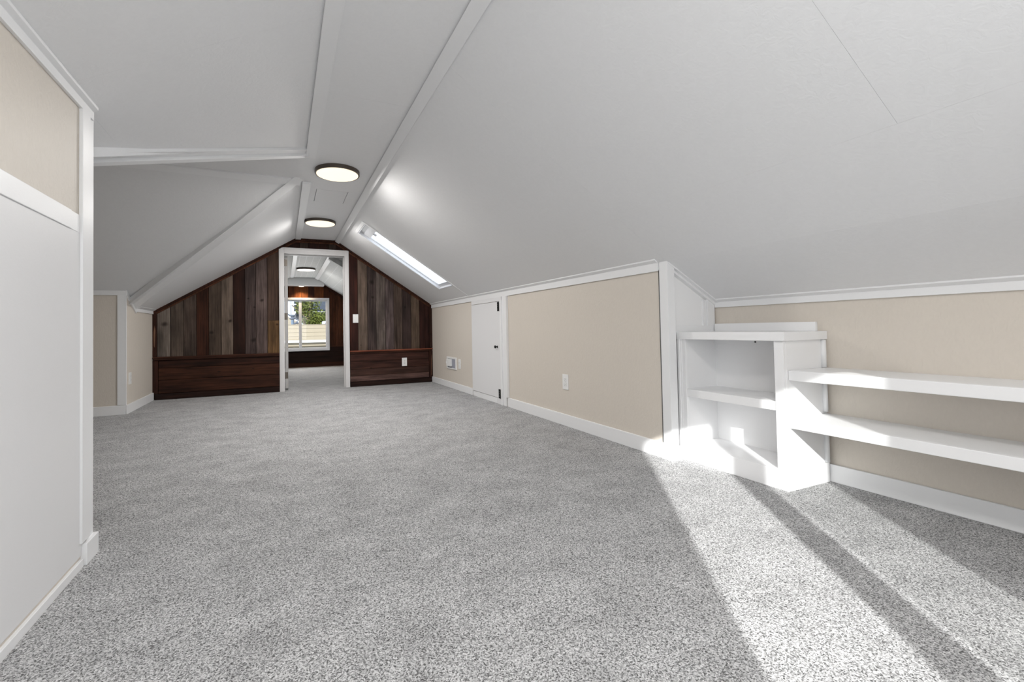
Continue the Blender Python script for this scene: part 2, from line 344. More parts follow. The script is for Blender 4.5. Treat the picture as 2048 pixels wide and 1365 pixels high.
def slider(name, x0, x1, z0, z1, y, sgn, label, screen=None, fw=.045, mull=None):
    """sliding window in the XZ plane; sgn: side of the room (+1 room is at larger y)"""
    t = thing(name, ((x0+x1)/2, y, z0), label, 'window', kind='structure')
    d = (y-.05, y+.02) if sgn < 0 else (y-.02, y+.05)
    add('window_frame', [box((x0, x1), d, (z0, z0+fw)), box((x0, x1), d, (z1-fw, z1)), box((x0, x0+fw), d, (z0+fw, z1-fw)), box((x1-fw, x1), d, (z0+fw, z1-fw))], M_VINYL, t, .002)
    m0, m1 = mull
    add('mullion', [box((m0, m1), (y-.02, y+.02), (z0+fw, z1-fw))], M_VINYL, t, .002)
    s = .028
    fix = (m1, x1-fw); sl = (x0+fw, m0)
    for (a0, a1), nm in ((fix, 'sash'), (sl, 'sash')):
        f_ = add(nm, [box((a0, a1), (y-.012, y+.012), (z0+fw, z0+fw+s)), box((a0, a1), (y-.012, y+.012), (z1-fw-s, z1-fw)), box((a1-s, a1) if a0 == m1 else (a0, a0+s), (y-.012, y+.012), (z0+fw+s, z1-fw-s))], M_VINYL, t, .001)
        add('glass_pane', [box((a0+.001, a1-.001), (y-.002, y+.002), (z0+fw+.001, z1-fw-.001))], M_GLASS, f_)
    if screen:
        add('insect_screen', [box(screen, (y-.045, y-.044), (z0+fw, z1-fw))], M_SCREEN, t)
    return t
slider('window_2', WX[0], WX[1], WZ[0], WZ[1], YB-.03, 1, 'white sliding window in the gable behind the viewpoint', screen=(.53, .935), mull=(.415, .53), fw=.03)

# ------------------------------------------------------------------ ceiling battens, wall trims, baseboards
def trim(n, vf, label, bev=.0012, mat=M_TRIM, name=None):
    return tag(add(name or f'trim_{n}', vf, mat, None, bev), label, 'trim', kind='structure')
trim(2, [box((XB1-.004, XB1+.062), (YB, 3.16), (H-.018, H+.0))], 'white batten along the left edge of the flat ceiling, near run', mat=M_BATTEN)
trim(3, [box((XB1-.004, XB1+.062), (3.73, YE), (H-.018, H+.0))], 'white batten along the left edge of the flat ceiling, far run', mat=M_BATTEN)
sv = Vector((1, 0, -SRR)).normalized(); nv = Vector((-SRR, 0, -1)).normalized()
trim(4, [bar((XB2-.004, YB, H), (XB2-.004, YE, H), sv*.06, nv*.016)], 'white batten along the right edge of the flat ceiling', mat=M_BATTEN)
# near valley board (two steps) along the cut edge of the near left slope
A = Vector((XB1+.02, yLN(XB1+.02), zLN(XB1+.02))); B = Vector((-1.5, yLN(-1.5), zLN(-1.5)))
dv = (B-A).normalized(); nL = Vector((SLN, 0, -1)).normalized(); wv = nL.cross(dv).normalized()
if wv.y > 0: wv = -wv
trim(5, [bar(A-wv*.004, B-wv*.004, wv*.032, nL*.026), bar(A+wv*.028, B+wv*.028, wv*.047, nL*.008), bar(A+wv*.075, B+wv*.075, wv*.012, nL*.016)], 'white double edged board along the near edge of the dormer opening', mat=M_BATTEN)
# far valley boards
A = Vector((XB1, Y2, H)); B = Vector((XL, yL(XL), zL(XL))); dv = (B-A).normalized()
nD = Vector((0, -SD, -1)).normalized(); wD = nD.cross(dv).normalized()
if wD.x > 0: wD = -wD
nF = Vector((SL, 0, -1)).normalized(); wF = nF.cross(dv).normalized()
if wF.y < 0: wF = -wF
trim(6, [bar(A+wD*.004, B+wD*.004, wD*.062, nD*.014)], 'white valley board on the dim dormer slope', mat=M_BATTEN)
trim(8, [bar((XB1-.02, Y2, H), (-2.6, Y2, H), (0, .05, -.05*SD), (0, 0, -.012))], 'white strip where the dormer slope meets its flat ridge')
trim(9, [bar((-2.6, YD-.012, zP(YD)+.002), (XL+.01, YD-.012, zP(YD)+.002), (0, 0, -.045), (0, .012, 0))], 'white moulding on top of the dormer side wall')
trim(10, [bar((XL+.012, YD-.01, zP(YD)+.004), (XL+.012, yL(XL), zL(XL)+.004), (0, 0, -.05), (-.012, 0, 0)), bar((XL+.012, yL(XL), zL(XL)+.006), (XL+.012, YE-.03, zL(XL)+.006), (0, 0, -.035), (-.012, 0, 0)), bar((XL+.012, yL(XL)+.02, zL(XL)+.012), (XL+.012, YE-.03, zL(XL)+.012), (.03, 0, .03*SL), (0, 0, -.008))], 'white moulding on top of the left knee wall')
trim(11, [bar((XR-.012, 1.86, 1.112), (XR-.012, YE-.03, 1.112), (0, 0, -.048), (.012, 0, 0)), bar((XR-.012, 1.86, 1.118), (XR-.012, YE-.03, 1.118), (-.022, 0, .022*SRR), (0, 0, -.008))], 'white moulding on top of the right knee wall')
trim(12, [bar((XW-.012, YB, .887), (XW-.012, 1.82, .887), (0, 0, -.034), (.012, 0, 0)), bar((XW-.012, YB, .892), (XW-.012, 1.82, .892), (-.022, 0, .022*SRW), (0, 0, -.007))], 'white moulding on top of the wall behind the open shelves')
trim(13, [box((-1.445, XL), (YD-.016, YD), (.09, zP(YD)-.04)), box((XL-.003, XL+.006), (YD-.016, YD+.002), (.0, zP(YD)-.03))], 'white corner board at the end of the dormer side wall')
def base(side, vf, label): trim(0, vf, label, .003, name='baseboard_'+side)
base('right', [box((XR-.014, XR), (1.86, 3.71), (0, .088))], 'white baseboard under the near beige knee wall')
base('right_far', [box((XR-.014, XR), (4.56, YE-.03), (0, .078))], 'white baseboard between the access door and the wood gable')
base('niche', [box((XW-.016, XW), (YB, 1.25), (0, .083))], 'white baseboard under the open shelves')
base('left', [box((XL, XL+.014), (YD-.016, YE-.03), (0, .088))], 'white baseboard on the left knee wall')
base('dormer', [box((-2.6, XL), (YD-.018, YD), (0, .088))], 'white baseboard on the dormer side wall')
base('return', [box((1.960, 2.06), (1.79, 1.862), (0, .07))], 'white base block under the corner post beside the bookcase')

# ------------------------------------------------------------------ wood gable wall with the doorway
DX = (.012, .757); DZ = 1.762
we = thing('wall_end', (.3, YE, 0), 'gable wall of reclaimed dark and grey boards around the doorway', 'wall', kind='structure')
M_DKBACK = plain('dark_backing', lin((34, 20, 16)), .9)
we_z = lambda x: (zL(x) if x < XB1 else (H if x < XB2 else zR(x)))
YK = YE+.012
add('backing_board', [prism([(XL-.05, YK, 0), (DX[0]-.03, YK, 0), (DX[0]-.03, YK, we_z(DX[0])+.03), (XL-.05, YK, we_z(XL)+.03)], (0, .11, 0)),
                      prism([(DX[1]+.03, YK, 0), (XR+.05, YK, 0), (XR+.05, YK, we_z(XR)+.03), (DX[1]+.03, YK, we_z(DX[1])+.03)], (0, .11, 0)),
                      prism([(DX[0]-.03, YK, DZ+.03), (DX[1]+.03, YK, DZ+.03), (DX[1]+.03, YK, we_z(DX[1])+.03), (XB2, YK, H+.03), (XB1, YK, H+.03), (DX[0]-.03, YK, we_z(DX[0])+.03)], (0, .11, 0))], M_DKBACK, we)
def plank(x0, x1, z0, mat, y0=None, z1=None, g=.0022, parent=we, zf=we_z, drop=.01, y=None):
    y = YE-.008+random.uniform(-.003, .002) if y is None else y
    x0 += g; x1 -= g
    if z1 is None:
        pts = [(x0, y, z0), (x1, y, z0), (x1, y, zf(x1)-drop)]
        for k in (XB2, XB1):
            if x0 < k < x1: pts.append((k, y, zf(k)-drop))
        pts.append((x0, y, zf(x0)-drop))
    else: pts = [(x0, y, z0), (x1, y, z0), (x1, y, z1), (x0, y, z1)]
    return add('plank', [prism(pts, (0, .018, 0))], mat, parent, .0012)
K = 1.0
LP = [(-1.343, -1.215, (96, 84, 76), (150, 138, 128), [(-1.268, .87, .05)]), (-1.215, -1.082, (70, 58, 50), (112, 98, 88), []), (-1.082, -.952, (66, 52, 46), (108, 92, 82), []),
      (-.952, -.825, (43, 22, 14), (83, 46, 29), []), (-.825, -.693, (60, 48, 40), (100, 84, 72), [(-.80, .76, .035)]), (-.693, -.567, (92, 78, 68), (142, 124, 110), [(-.60, .905, .035)]),
      (-.567, -.436, (36, 17, 12), (57, 31, 22), []), (-.436, -.315, (50, 38, 36), (100, 84, 80), [(-.40, 1.18, .022), (-.345, .67, .045), (-.33, 1.07, .02)]), (-.315, -.186, (76, 62, 60), (124, 106, 100), [(-.245, 1.155, .035)])]
for i, (x0, x1, c1, c2, kn) in enumerate(LP):
    plank(x0, x1, .478, wood(f'board_left_{i}', c1, c2, i+1, kn))
plank(-.186, -.03, .907, wood('board_left_a', (62, 46, 38), (98, 76, 64), 21)); plank(-.186, -.03, .478, wood('board_left_b', (92, 66, 40), (140, 106, 70), 22, [(-.075, .85, .025)]), z1=.904)
RP = [(.79, .930, (45, 21, 15), (74, 38, 29), []), (.930, 1.058, (84, 70, 60), (140, 120, 106), [(.965, .56, .012)]), (1.058, 1.177, (48, 38, 36), (92, 78, 74), [(1.135, 1.21, .035), (1.125, 1.42, .05)]),
      (1.177, 1.305, (82, 72, 68), (134, 120, 112), [(1.27, .90, .012)]), (1.305, 1.425, (50, 36, 34), (128, 112, 110), []), (1.425, 1.543, (62, 48, 40), (114, 96, 86), []),
      (1.543, 1.672, (44, 32, 30), (80, 64, 60), [(1.58, 1.08, .03)]), (1.672, 1.795, (74, 60, 50), (122, 102, 86), []), (1.795, 1.876, (41, 21, 17), (69, 38, 31), []), (1.876, 1.952, (40, 21, 17), (67, 36, 29), [])]
for i, (x0, x1, c1, c2, kn) in enumerate(RP):
    plank(x0, x1, .475, wood(f'board_right_{i}', c1, c2, i+31, kn))
TP = [-.03, .08, .201, .302, .441, .558, .651, .79]
for i in range(7):
    cc = [((38, 19, 15), (60, 31, 24)), ((56, 44, 38), (92, 74, 64)), ((34, 17, 14), (57, 29, 22))][(i*2) % 3]
    plank(TP[i], TP[i+1], DZ+.05, wood(f'board_top_{i}', cc[0], cc[1], i+51))
WD1 = wood('wainscot_a', (36, 17, 11), (67, 36, 24), 61, vertical=False, streak=.6); WD2 = wood('wainscot_b', (46, 22, 15), (89, 52, 33), 62, [(-.72, .29, .03), (-.35, .31, .02)], vertical=False, streak=.6)
WD3 = wood('wainscot_c', (45, 22, 15), (84, 48, 31), 63, vertical=False, streak=.6); WDB = wood('wainscot_base', (28, 14, 10), (50, 28, 21), 64, vertical=False)
WR = [wood(f'wainscot_r{i}', *cc, 70+i, kn, vertical=False, streak=.5) for i, (cc, kn) in enumerate([(((48, 28, 22), (83, 50, 41)), []), (((50, 26, 21), (86, 55, 45)), [(1.10, .245, .02)]), (((55, 34, 29), (96, 67, 57)), [(1.32, .125, .014), (1.10, .12, .014)]), (((72, 52, 48), (128, 98, 90)), [])])]
CAPW = wood('cap_wood', (53, 29, 21), (89, 52, 36), 80, vertical=False); CAPR = wood('cap_wood_right', (120, 62, 44), (176, 104, 78), 81, vertical=False, streak=.2)
def hboard(x0, x1, z0, z1, mat, y, nm='board'): add(nm, [box((x0, x1), (y, YE+.01), (z0+.002, z1-.002))], mat, we, .003)
xl0, xl1 = XL+.055, DX[0]-.062
for z0, z1, mt in ((.07, .225, WD3), (.225, .365, WD2), (.365, .452, WD1)): hboard(xl0, xl1, z0, z1, mt, YE-.022)
hboard(XL+.02, xl1, 0, .07, WDB, YE-.032, 'base_board')
add('cap_rail', [box((XL+.003, xl1), (YE-.045, YE), (.478, .494)), box((XL+.01, xl1), (YE-.036, YE), (.455, .478))], CAPW, we, .002)
xr0, xr1 = DX[1]+.062, XR-.055
for z0, z1, mt in ((.068, .145, WR[3]), (.145, .235, WR[2]), (.235, .337, WR[1]), (.337, .448, WR[0])): hboard(xr0, xr1, z0, z1, mt, YE-.022)
hboard(xr0, XR-.02, 0, .068, WDB, YE-.032, 'base_board')
add('cap_rail', [box((xr0, XR-.003), (YE-.045, YE), (.471, .487))], CAPR, we, .002)
add('cap_support', [box((xr0, XR-.008), (YE-.034, YE), (.448, .471))], CAPW, we, .002)
CRN = wood('corner_wood', (38, 19, 14), (76, 43, 31), 83)
for x0, x1 in ((XL, XL+.04), (XR-.04, XR-.0)):
    zt0 = we_z((x0+x1)/2)-.03
    add('corner_strip', [box((x0, x1), (YE-.03, YE), (.495, zt0))], CRN, we, .002)
    add('corner_strip', [box((x0, x1+.012) if x0 < 0 else (x0-.012, x1), (YE-.03, YE), (.07, .45))], CRN, we, .002)
PEEL = wood('peeled_wood', (110, 76, 58), (150, 112, 88), 84)
add('bark_sliver', [prism([(XL+.014, YE-.031, .62), (XL+.024, YE-.031, .60), (XL+.03, YE-.031, .80), (XL+.022, YE-.031, .86), (XL+.013, YE-.031, .78)], (0, .002, 0))], PEEL, we)
add('bark_sliver', [prism([(XR-.026, YE-.031, .10), (XR-.020, YE-.031, .10), (XR-.012, YE-.031, .36), (XR-.016, YE-.031, .40), (XR-.022, YE-.031, .33)], (0, .002, 0))], PEEL, we)
RK = wood('rake_wood', (45, 22, 15), (79, 43, 28), 85)
def rake(p0, p1, nm='rake_strip'):
    add(nm, [bar(p0, p1, (0, 0, -.034), (0, .034, 0))], RK, we, .002)
    q0 = Vector(p0)-Vector((0, -.012, .034)); q1 = Vector(p1)-Vector((0, -.012, .034))
    add(nm, [bar(q0, q1, (0, 0, -.018), (0, .02, 0))], wood('rake_wood_'+str(len(ORG)), (70, 40, 26), (116, 72, 50), 86), we, .001)
yk = YE-.034
rake((XL, yk, zL(XL)), (XB1, yk, H)); rake((XB1, yk, H), (XB2, yk, H)); rake((XB2, yk, H), (XR, yk, zR(XR)))

# interior door with its casing, jamb, leaf standing open into the far room, hinges
d1 = thing('door_1', (.385, YE, 0), 'white framed doorway with its door folded back into the far room', 'door', kind='structure')
ox0, ox1, oz = DX[0]-.061, DX[1]+.057, 1.838
for nm, v in (('casing', [box((ox0, DX[0]), (YE-.034, YE+.01), (0, oz)), box((ox0+.012, DX[0]-.012), (YE-.038, YE), (0, DZ))]),
              ('casing', [box((DX[1], ox1), (YE-.034, YE+.01), (0, oz)), box((DX[1]+.012, ox1-.012), (YE-.038, YE), (0, DZ))]),
              ('head_casing', [box((DX[0], DX[1]), (YE-.034, YE+.01), (DZ, oz)), box((DX[0], DX[1]), (YE-.038, YE), (DZ+.02, oz-.02))])):
    add(nm, v, M_CASE, d1, .003)
add('jamb', [box((DX[0]-.03, DX[0]-.004), (YE, YE+.14), (0, DZ))], M_CASE, d1, .001)
add('jamb', [box((DX[1]+.004, DX[1]+.03), (YE, YE+.14), (0, DZ)), box((DX[1]-.010, DX[1]+.006), (YE+.04, YE+.075), (0, DZ))], M_CASE, d1, .001)
add('head_jamb', [box((DX[0]-.03, DX[1]+.03), (YE, YE+.14), (DZ+.004, DZ+.03)), box((DX[0], DX[1]), (YE+.04, YE+.075), (DZ-.01, DZ+.006))], M_CASE, d1, .001)
lf = add('door_leaf', [box((DX[0]+.006, DX[0]+.042), (YE+.135, YE+.87), (.018, DZ-.012))], M_DOOR, d1, .002)
for hz in (1.665, .96, .19):
    add('hinge', [box((DX[0]+.004, DX[0]+.038), (YE+.131, YE+.136), (hz-.042, hz+.042)), lathe((DX[0]+.004, YE+.128, hz-.045), (0, 0, 1), [(0, .006), (.09, .006)], 10)], M_HINGE, d1)
# far side casing of the doorway
add('casing', [box((DX[1]+.006, ox1), (YE+.12, YE+.14), (0, oz))], M_CASE, d1, .002)

# light switch and outlet on the gable
def screw(p, ax): return lathe(p, ax, [(0, .003), (.0012, .003), (.0016, .002)], 8)
def outlet(name, P, ax, label, w_=.072, h_=.116, group=None, slots=True):
    """duplex outlet; P centre on the wall, ax outward normal ('-y','-x','+x')"""
    P = Vector(P); n_ = {'-y': Vector((0, -1, 0)), '-x': Vector((-1, 0, 0)), '+x': Vector((1, 0, 0))}[ax]
    s_ = n_.cross(Vector((0, 0, 1)))
    def bx(cu, cz, hu, hz, d0, d1_):
        c_ = P+s_*cu+Vector((0, 0, cz))
        return prism([c_-s_*hu-Vector((0, 0, hz))+n_*d0, c_+s_*hu-Vector((0, 0, hz))+n_*d0, c_+s_*hu+Vector((0, 0, hz))+n_*d0, c_-s_*hu+Vector((0, 0, hz))+n_*d0], n_*(d1_-d0))
    t = thing(name, P-Vector((0, 0, h_/2)), label, 'outlet' if slots else 'switch', group)
    pl_ = add('cover_plate', [bx(0, 0, w_/2, h_/2, 0, .006)], M_PLAST, t, .0015)
    if slots:
        for s1 in (-1, 1):
            r_ = add('receptacle', [bx(0, s1*.0195, .0165, .0135, .006, .009)], M_PLAST, t, .002)
            add('slot', [bx(-.006, s1*.0195+.003, .0012, .004, .009, .0094), bx(.006, s1*.0195+.003, .0012, .0035, .009, .0094), bx(0, s1*.0195-.007, .002, .002, .009, .0094)], M_SLOT, r_)
        add('screw', [screw(P+n_*.006, n_)], M_SCREW, t)
    else:
        add('rocker', [bx(0, 0, .0165, .033, .006, .010)], M_PLAST, t, .002)
        for s1 in (-1, 1): add('screw', [screw(P+n_*.006+Vector((0, 0, s1*.048)), n_)], M_SCREW, t)
    return t
outlet('light_switch', (.898, YE-.011, .922), '-y', 'white rocker light switch on the dark board beside the doorway', slots=False)
outlet('wall_outlet', (1.563, YE-.0225, .306), '-y', 'white duplex outlet on the dark wood wainscot')
outlet('wall_outlet', (XR, 2.787, .334), '-x', 'white duplex outlet alone on the near beige knee wall')
outlet('wall_outlet', (XR, 4.968, .325), '-x', 'white duplex outlet next to the recessed media box')
outlet('wall_outlet', (XL, 5.225, .33), '+x', 'white duplex outlet on the left knee wall by the dormer')

# recessed media box
mb = thing('media_box', (XR, 5.24, .24), 'white recessed media box with a white power adapter in it', 'wall box')
y0, y1, z0, z1 = 5.07, 5.41, .243, .397
fr = .022
add('frame', [box((XR-.010, XR), (y0, y1), (z1-fr, z1)), box((XR-.010, XR), (y0, y1), (z0, z0+fr*.7)), box((XR-.010, XR), (y0, y0+.03), (z0+fr*.7, z1-fr)), box((XR-.010, XR), (y1-.03, y1), (z0+fr*.7, z1-fr))], M_PLAST, mb, .001)
add('recess', [box((XR-.003, XR-.001), (y0+.03, y1-.03), (z0+fr*.7, z1-fr))], M_GREYBOX, mb)
ad_ = add('power_adapter', [box((XR-.030, XR-.003), (5.225, 5.375), (z0+.035, z1-.028))], M_PLAST, mb, .004)
add('clip', [box((XR-.034, XR-.030), (5.355, 5.375), (.31, .335))], M_PLAST, ad_, .001)
add('divider', [box((XR-.012, XR-.003), (5.10, 5.108), (z0+.02, z1-.025))], M_GREYBOX, mb, .001)

# access door in the right knee wall
ac = thing('door_2', (XR, 4.18, 0), 'small flush white attic access door in the right knee wall', 'door', kind='structure')
leaf = add('door_leaf', [box((XR-.016, XR), (3.835, 4.545), (.062, 1.020))], M_PANEL, ac, .001)
add('header_board', [box((XR-.016, XR), (3.81, 4.545), (1.024, 1.064))], M_PANEL, ac, .001)
add('sill_board', [box((XR-.010, XR), (3.95, 4.545), (0, .058))], M_TRIM, ac, .001)
add('sill_block', [box((XR-.013, XR), (3.815, 3.945), (0, .060))], M_PANEL, ac, .001)
add('casing', [box((XR-.026, XR), (3.795, 3.828), (0, 1.028))], M_TRIM, ac, .002)
add('casing', [box((XR-.014, XR), (3.735, 3.795), (0, 1.064))], M_TRIM, ac, .001)
add('casing', [box((XR-.024, XR), (3.695, 3.735), (.088, 1.064))], M_TRIM, ac, .002)
for zc in (.97, .105):
    hg = add('hinge', [box((XR-.020, XR-.016), (3.855, 3.890), (zc-.045, zc+.045)), lathe((XR-.021, 3.853, zc-.045), (0, 0, 1), [(0, .005), (.09, .005)], 8)], M_BLACK, ac)
    for k in (-.024, 0, .022): add('screw', [lathe((XR-.020, 3.876, zc+k), (-1, 0, 0), [(0, .0048), (.002, .0045)], 8)], M_SCREW, hg)
add('gap_line', [box((XR-.0168, XR-.0155), (3.80, 3.93), (1.0195, 1.0245))], M_SLOT, ac)
add('knob', [lathe((XR-.016, 3.905, .569), (-1, 0, 0), [(0, .012), (.003, .012), (.004, .006), (.016, .006), (.020, .014), (.028, .015), (.031, .011)], 16)], M_BLACK, leaf, smooth=False)

# ------------------------------------------------------------------ bookcase and open shelves
bc = thing('bookcase', (2.2, 1.55, 0), 'white built in two tier bookcase in the niche', 'bookcase')
BX = 2.07; BY0, BY1 = 1.255, 1.80; BXB = 2.325
T = .712
add('top', [box((BX-.012, XW-.001), (BY0-.012, 1.824), (.672, T))], M_SHELF, bc, .0015)
add('backsplash', [box((XW-.018, XW-.001), (1.283, 1.82), (T, .757)), ], M_SHELF, bc, .001)
add('side_panel', [box((BX+.018, XW-.001), (BY0, BY0+.02), (0, .672))], M_SHELF, bc, .001)
add('side_panel', [box((BX+.018, XW-.001), (1.785, 1.80), (0, .672))], M_SHELF, bc, .001)
add('stile', [box((BX, BX+.018), (BY0, 1.296), (.0, .672))], M_SHELF, bc, .0015)
add('stile', [box((BX, BX+.018), (1.775, 1.799), (.0, .672)), box((BX-.003, BX+.018), (1.799, 1.808), (.0, .672))], M_SHELF, bc, .0015)
add('stile', [box((BX-.010, BX+.018), (1.8085, 1.822), (.0, .672))], M_SHELF, bc, .0015)
bp_ = add('back_panel', [box((BXB, BXB+.012), (BY0+.02, 1.785), (.06, .672))], M_SHELF, bc)
add('back_rail', [box((BXB-.008, BXB), (BY0+.02, 1.785), (.638, .672))], M_SHELF, bc, .001)
add('screw', [lathe((BXB-.008, 1.545, .655), (-1, 0, 0), [(0, .0055), (.001, .005)], 10)], M_SLOT, bc)
add('shelf', [box((BX+.002, BXB), (1.296-.02, 1.785), (.352, .394))], M_SHELF, bc, .0015)
add('bottom', [box((BX+.002, BXB), (BY0+.02, 1.785), (.045, .090))], M_SHELF, bc, .001)
add('plinth', [prism([(BX-.012, 1.812, 0), (BX-.012, BY0-.012, 0), (XW-.017, BY0-.012, 0), (XW-.017, BY0, 0), (BX+.002, BY0, 0), (BX+.002, 1.812, 0)], (0, 0, .09))], M_SHELF, bc, .002)
add('corner_bead', [lathe((XW-.024, BY0-.006, .33), (0, 0, 1), [(0, .011), (.155, .011)], 12)], M_TRIM, bc, smooth=True)
add('corner_bead', [lathe((XW-.024, BY0-.006, .092), (0, 0, 1), [(0, .011), (.185, .011)], 12)], M_TRIM, bc, smooth=True)
add('corner_bead', [lathe((XW-.024, BY0-.006, .54), (0, 0, 1), [(0, .011), (.13, .011)], 12)], M_TRIM, bc, smooth=True)
SX = 2.10
for z0_, z1_, lab in ((.492, .537, 'upper long white open shelf along the beige niche wall'), (.276, .319, 'lower long white open shelf along the beige niche wall')):
    t = thing('wall_shelf', (2.24, .3, z0_), lab, 'shelf', 'open shelves beside the bookcase')
    add('shelf_board', [box((SX+.016, XW-.001), (YB+.01, BY0-.001), (z0_+.006, z1_))], M_SHELF, t, .001)
    add('front_edge', [box((SX, SX+.016), (YB+.01, BY0-.001), (z0_, z1_))], M_SHELF, t, .0025)

# ------------------------------------------------------------------ ceiling lights
def light(x, y, z, label, r=.163, diff=M_DIFF, group='round flush ceiling lights', power=19):
    t = thing('ceiling_light', (x, y, z), label, 'ceiling light', group)
    n = 64
    add('rim', [lathe((x, y, z), (0, 0, -1), [(0, r-.004), (0, r), (.024, r), (.028, r-.003), (.028, r-.010), (.024, r-.011)], n)], M_DARKM, t, smooth=False)
    add('diffuser', [lathe((x, y, z-.018), (0, 0, -1), [(0, r-.012), (.0105, r-.011), (.012, r-.014)], n)], diff, t)
    l = bpy.data.lights.new('lamp_glow', 'AREA'); l.shape = 'DISK'; l.size = r*1.8; l.energy = power; l.color = (1, .97, .935)
    o = bpy.data.objects.new('lamp_glow', l); COL.objects.link(o); o.parent = t; o.location = (0, 0, -.034); l.cycles.cast_shadow = True
    return t
light(.384, 3.40, H, 'bronze rimmed round ceiling light nearer the viewpoint, before the hatch')
light(.380, 5.02, H, 'bronze rimmed round ceiling light beyond the hatch, above the doorway', power=14)
light(.38, .05, H, 'unseen bronze rimmed round ceiling light added overhead to brighten the near end', power=15)  # extra lamp out of view, added to brighten the near end

# ------------------------------------------------------------------ skylight
sk = thing('window_3', ((SKX[0]+SKX[1])/2, (SKY[0]+SKY[1])/2, 1.6), 'long narrow white framed skylight in the right hand slope', 'skylight', kind='structure')
nrm = Vector((SRR, 0, 1)).normalized()
def sp(x, y, d): return Vector((x, y, H-SRR*(x-XB2)))+nrm*d
def sbox(x0, x1, y0, y1, d0, d1_): return prism([sp(x0, y0, d0), sp(x1, y0, d0), sp(x1, y1, d0), sp(x0, y1, d0)], nrm*(d1_-d0))
x0, x1 = SKX; y0, y1 = SKY
add('shaft_lining', [sbox(x0-.001, x1, y1-.010, y1, .0, .12), sbox(x0, x1, y0, y0+.010, .0, .12), sbox(x0, x0+.010, y0+.010, y1-.010, .0, .12), sbox(x1-.010, x1, y0+.010, y1-.010, .0, .12)], M_VINYL, sk)
add('window_frame', [sbox(x0+.010, x1-.010, y1-.028, y1-.010, .030, .06), sbox(x0+.010, x1-.010, y0+.010, y0+.028, .030, .06), sbox(x0+.010, x0+.05, y0+.028, y1-.028, .030, .06), sbox(x1-.05, x1-.010, y0+.028, y1-.028, .030, .06)], M_VINYL, sk, .002)
add('frosted_pane', [sbox(x0+.05, x1-.05, y0+.028, y1-.028, .040, .044)], M_FROST, sk)
add('blind_cassette', [sbox(x0+.012, x0+.12, y0+.03, y1-.03, .020, .036)], M_VINYL, sk, .003)
add('latch', [sbox(x0+.12, x0+.15, y0+.22, y0+.26, .022, .038)], M_DOOR, sk, .002)
add('edge_trim', [sbox(x0-.03, x1+.02, y0-.022, y0, -.006, .0), sbox(x0-.03, x0-.002, y0, y1, -.004, .0), sbox(x0, x1+.004, y1, y1+.006, -.004, 0)], M_TRIM, sk, .001)
tag(add('trim_14', [sbox(x1+.02, x1+.21, y0-.012, y0-.004, -.003, 0)], M_TRIM), 'thin white caulk line below the skylight', 'trim', kind='structure')

# ------------------------------------------------------------------ far room
HF = 1.885; FX1, FX2 = .14, .625
zF = lambda x: HF-.60*(FX1-x) if x < FX1 else (HF if x < FX2 else HF-.60*(x-FX2))
fc = thing('ceiling_far_room', (.4, 8, HF), 'rough brushed grey white ceiling of the far room', 'ceiling', kind='structure')
def fsheet(x0, x1, y0, y1): add('panel', [prism([(x0, y0, zF(x0)), (x1, y0, zF(x1)), (x1, y1, zF(x1)), (x0, y1, zF(x0))], (0, 0, .08))], M_CEIL2, fc)
ya = YE+.122
for q0, q1 in ((ya, 8.6), (8.6, YF+.05)): fsheet(FX1, FX2, q0+G, q1-G); fsheet(FX2, 2.1, q0+G, q1-G); fsheet(-1.5, FX1, q0+G, q1-G)
add('batten', [box((FX1-.004, FX1+.055), (ya, 9.66), (HF-.014, HF))], M_TRIM, fc, .001)
sv2 = Vector((1, 0, -.6)).normalized(); nv2 = Vector((-.6, 0, -1)).normalized()
add('batten', [bar((FX2-.004, ya, HF), (FX2-.004, 9.70, HF), sv2*.07, nv2*.014)], M_TRIM, fc, .001)
add('rib', [bar((FX2+.02, 6.62, zF(FX2+.02)), (2.0, 6.62, zF(2.0)), (0, .10, 0), nv2*.07)], M_CEIL2, fc, .002)
for x in (.235, .33, .43, .53): add('seam_bead', [box((x, x+.004), (ya, 9.66), (HF-.0015, HF))], M_TRIM, fc)
for k in range(1, 5): add('seam_bead', [bar((FX2+.17*k, ya, zF(FX2+.17*k)), (FX2+.17*k, YF, zF(FX2+.17*k)), sv2*.004, nv2*.0015)], M_TRIM, fc)
add('soffit', [box((-.4, .80), (9.68, YF), (1.725, HF+.1))], M_CEIL, fc, .002)
tag(add('wall_far_right', [box((XR, XR+.1), (ya, YF), (0, 1.2))], M_BEIGE), 'beige knee wall of the far room, right side', 'wall', kind='structure')
tag(add('wall_far_left', [box((XL-.1, XL), (ya, YF), (0, 1.2))], M_BEIGE), 'beige knee wall of the far room, left side', 'wall', kind='structure')
wf = thing('wall_far', (.33, YF, 0), 'dark wood gable of the far room around its window', 'wall', kind='structure')
FW = (-.25, .917); FZ = (.348, 1.482)
add('backing_board', [box((-1.5, FW[0]), (YF+.02, YF+.12), (0, 2.0)), box((FW[1], 2.1), (YF+.02, YF+.12), (0, 2.0)), box(FW, (YF+.02, YF+.12), (0, FZ[0])), box(FW, (YF+.02, YF+.12), (FZ[1], 2.0))], M_DKBACK, wf)
xs = [-1.38, -1.2, -1.03, -.86, -.7, -.55, -.4, -.25, -.07, .073, .211, .354, .492, .614, .722, .809, .917, 1.05, 1.18, 1.31, 1.45, 1.6, 1.75, 1.9]
fm = [wood(f'far_board_{i}', *cc, 90+i) for i, cc in enumerate([((58, 30, 18), (100, 56, 32)), ((84, 46, 22), (146, 84, 44)), ((46, 24, 16), (80, 44, 30)), ((72, 40, 24), (112, 66, 42))])]
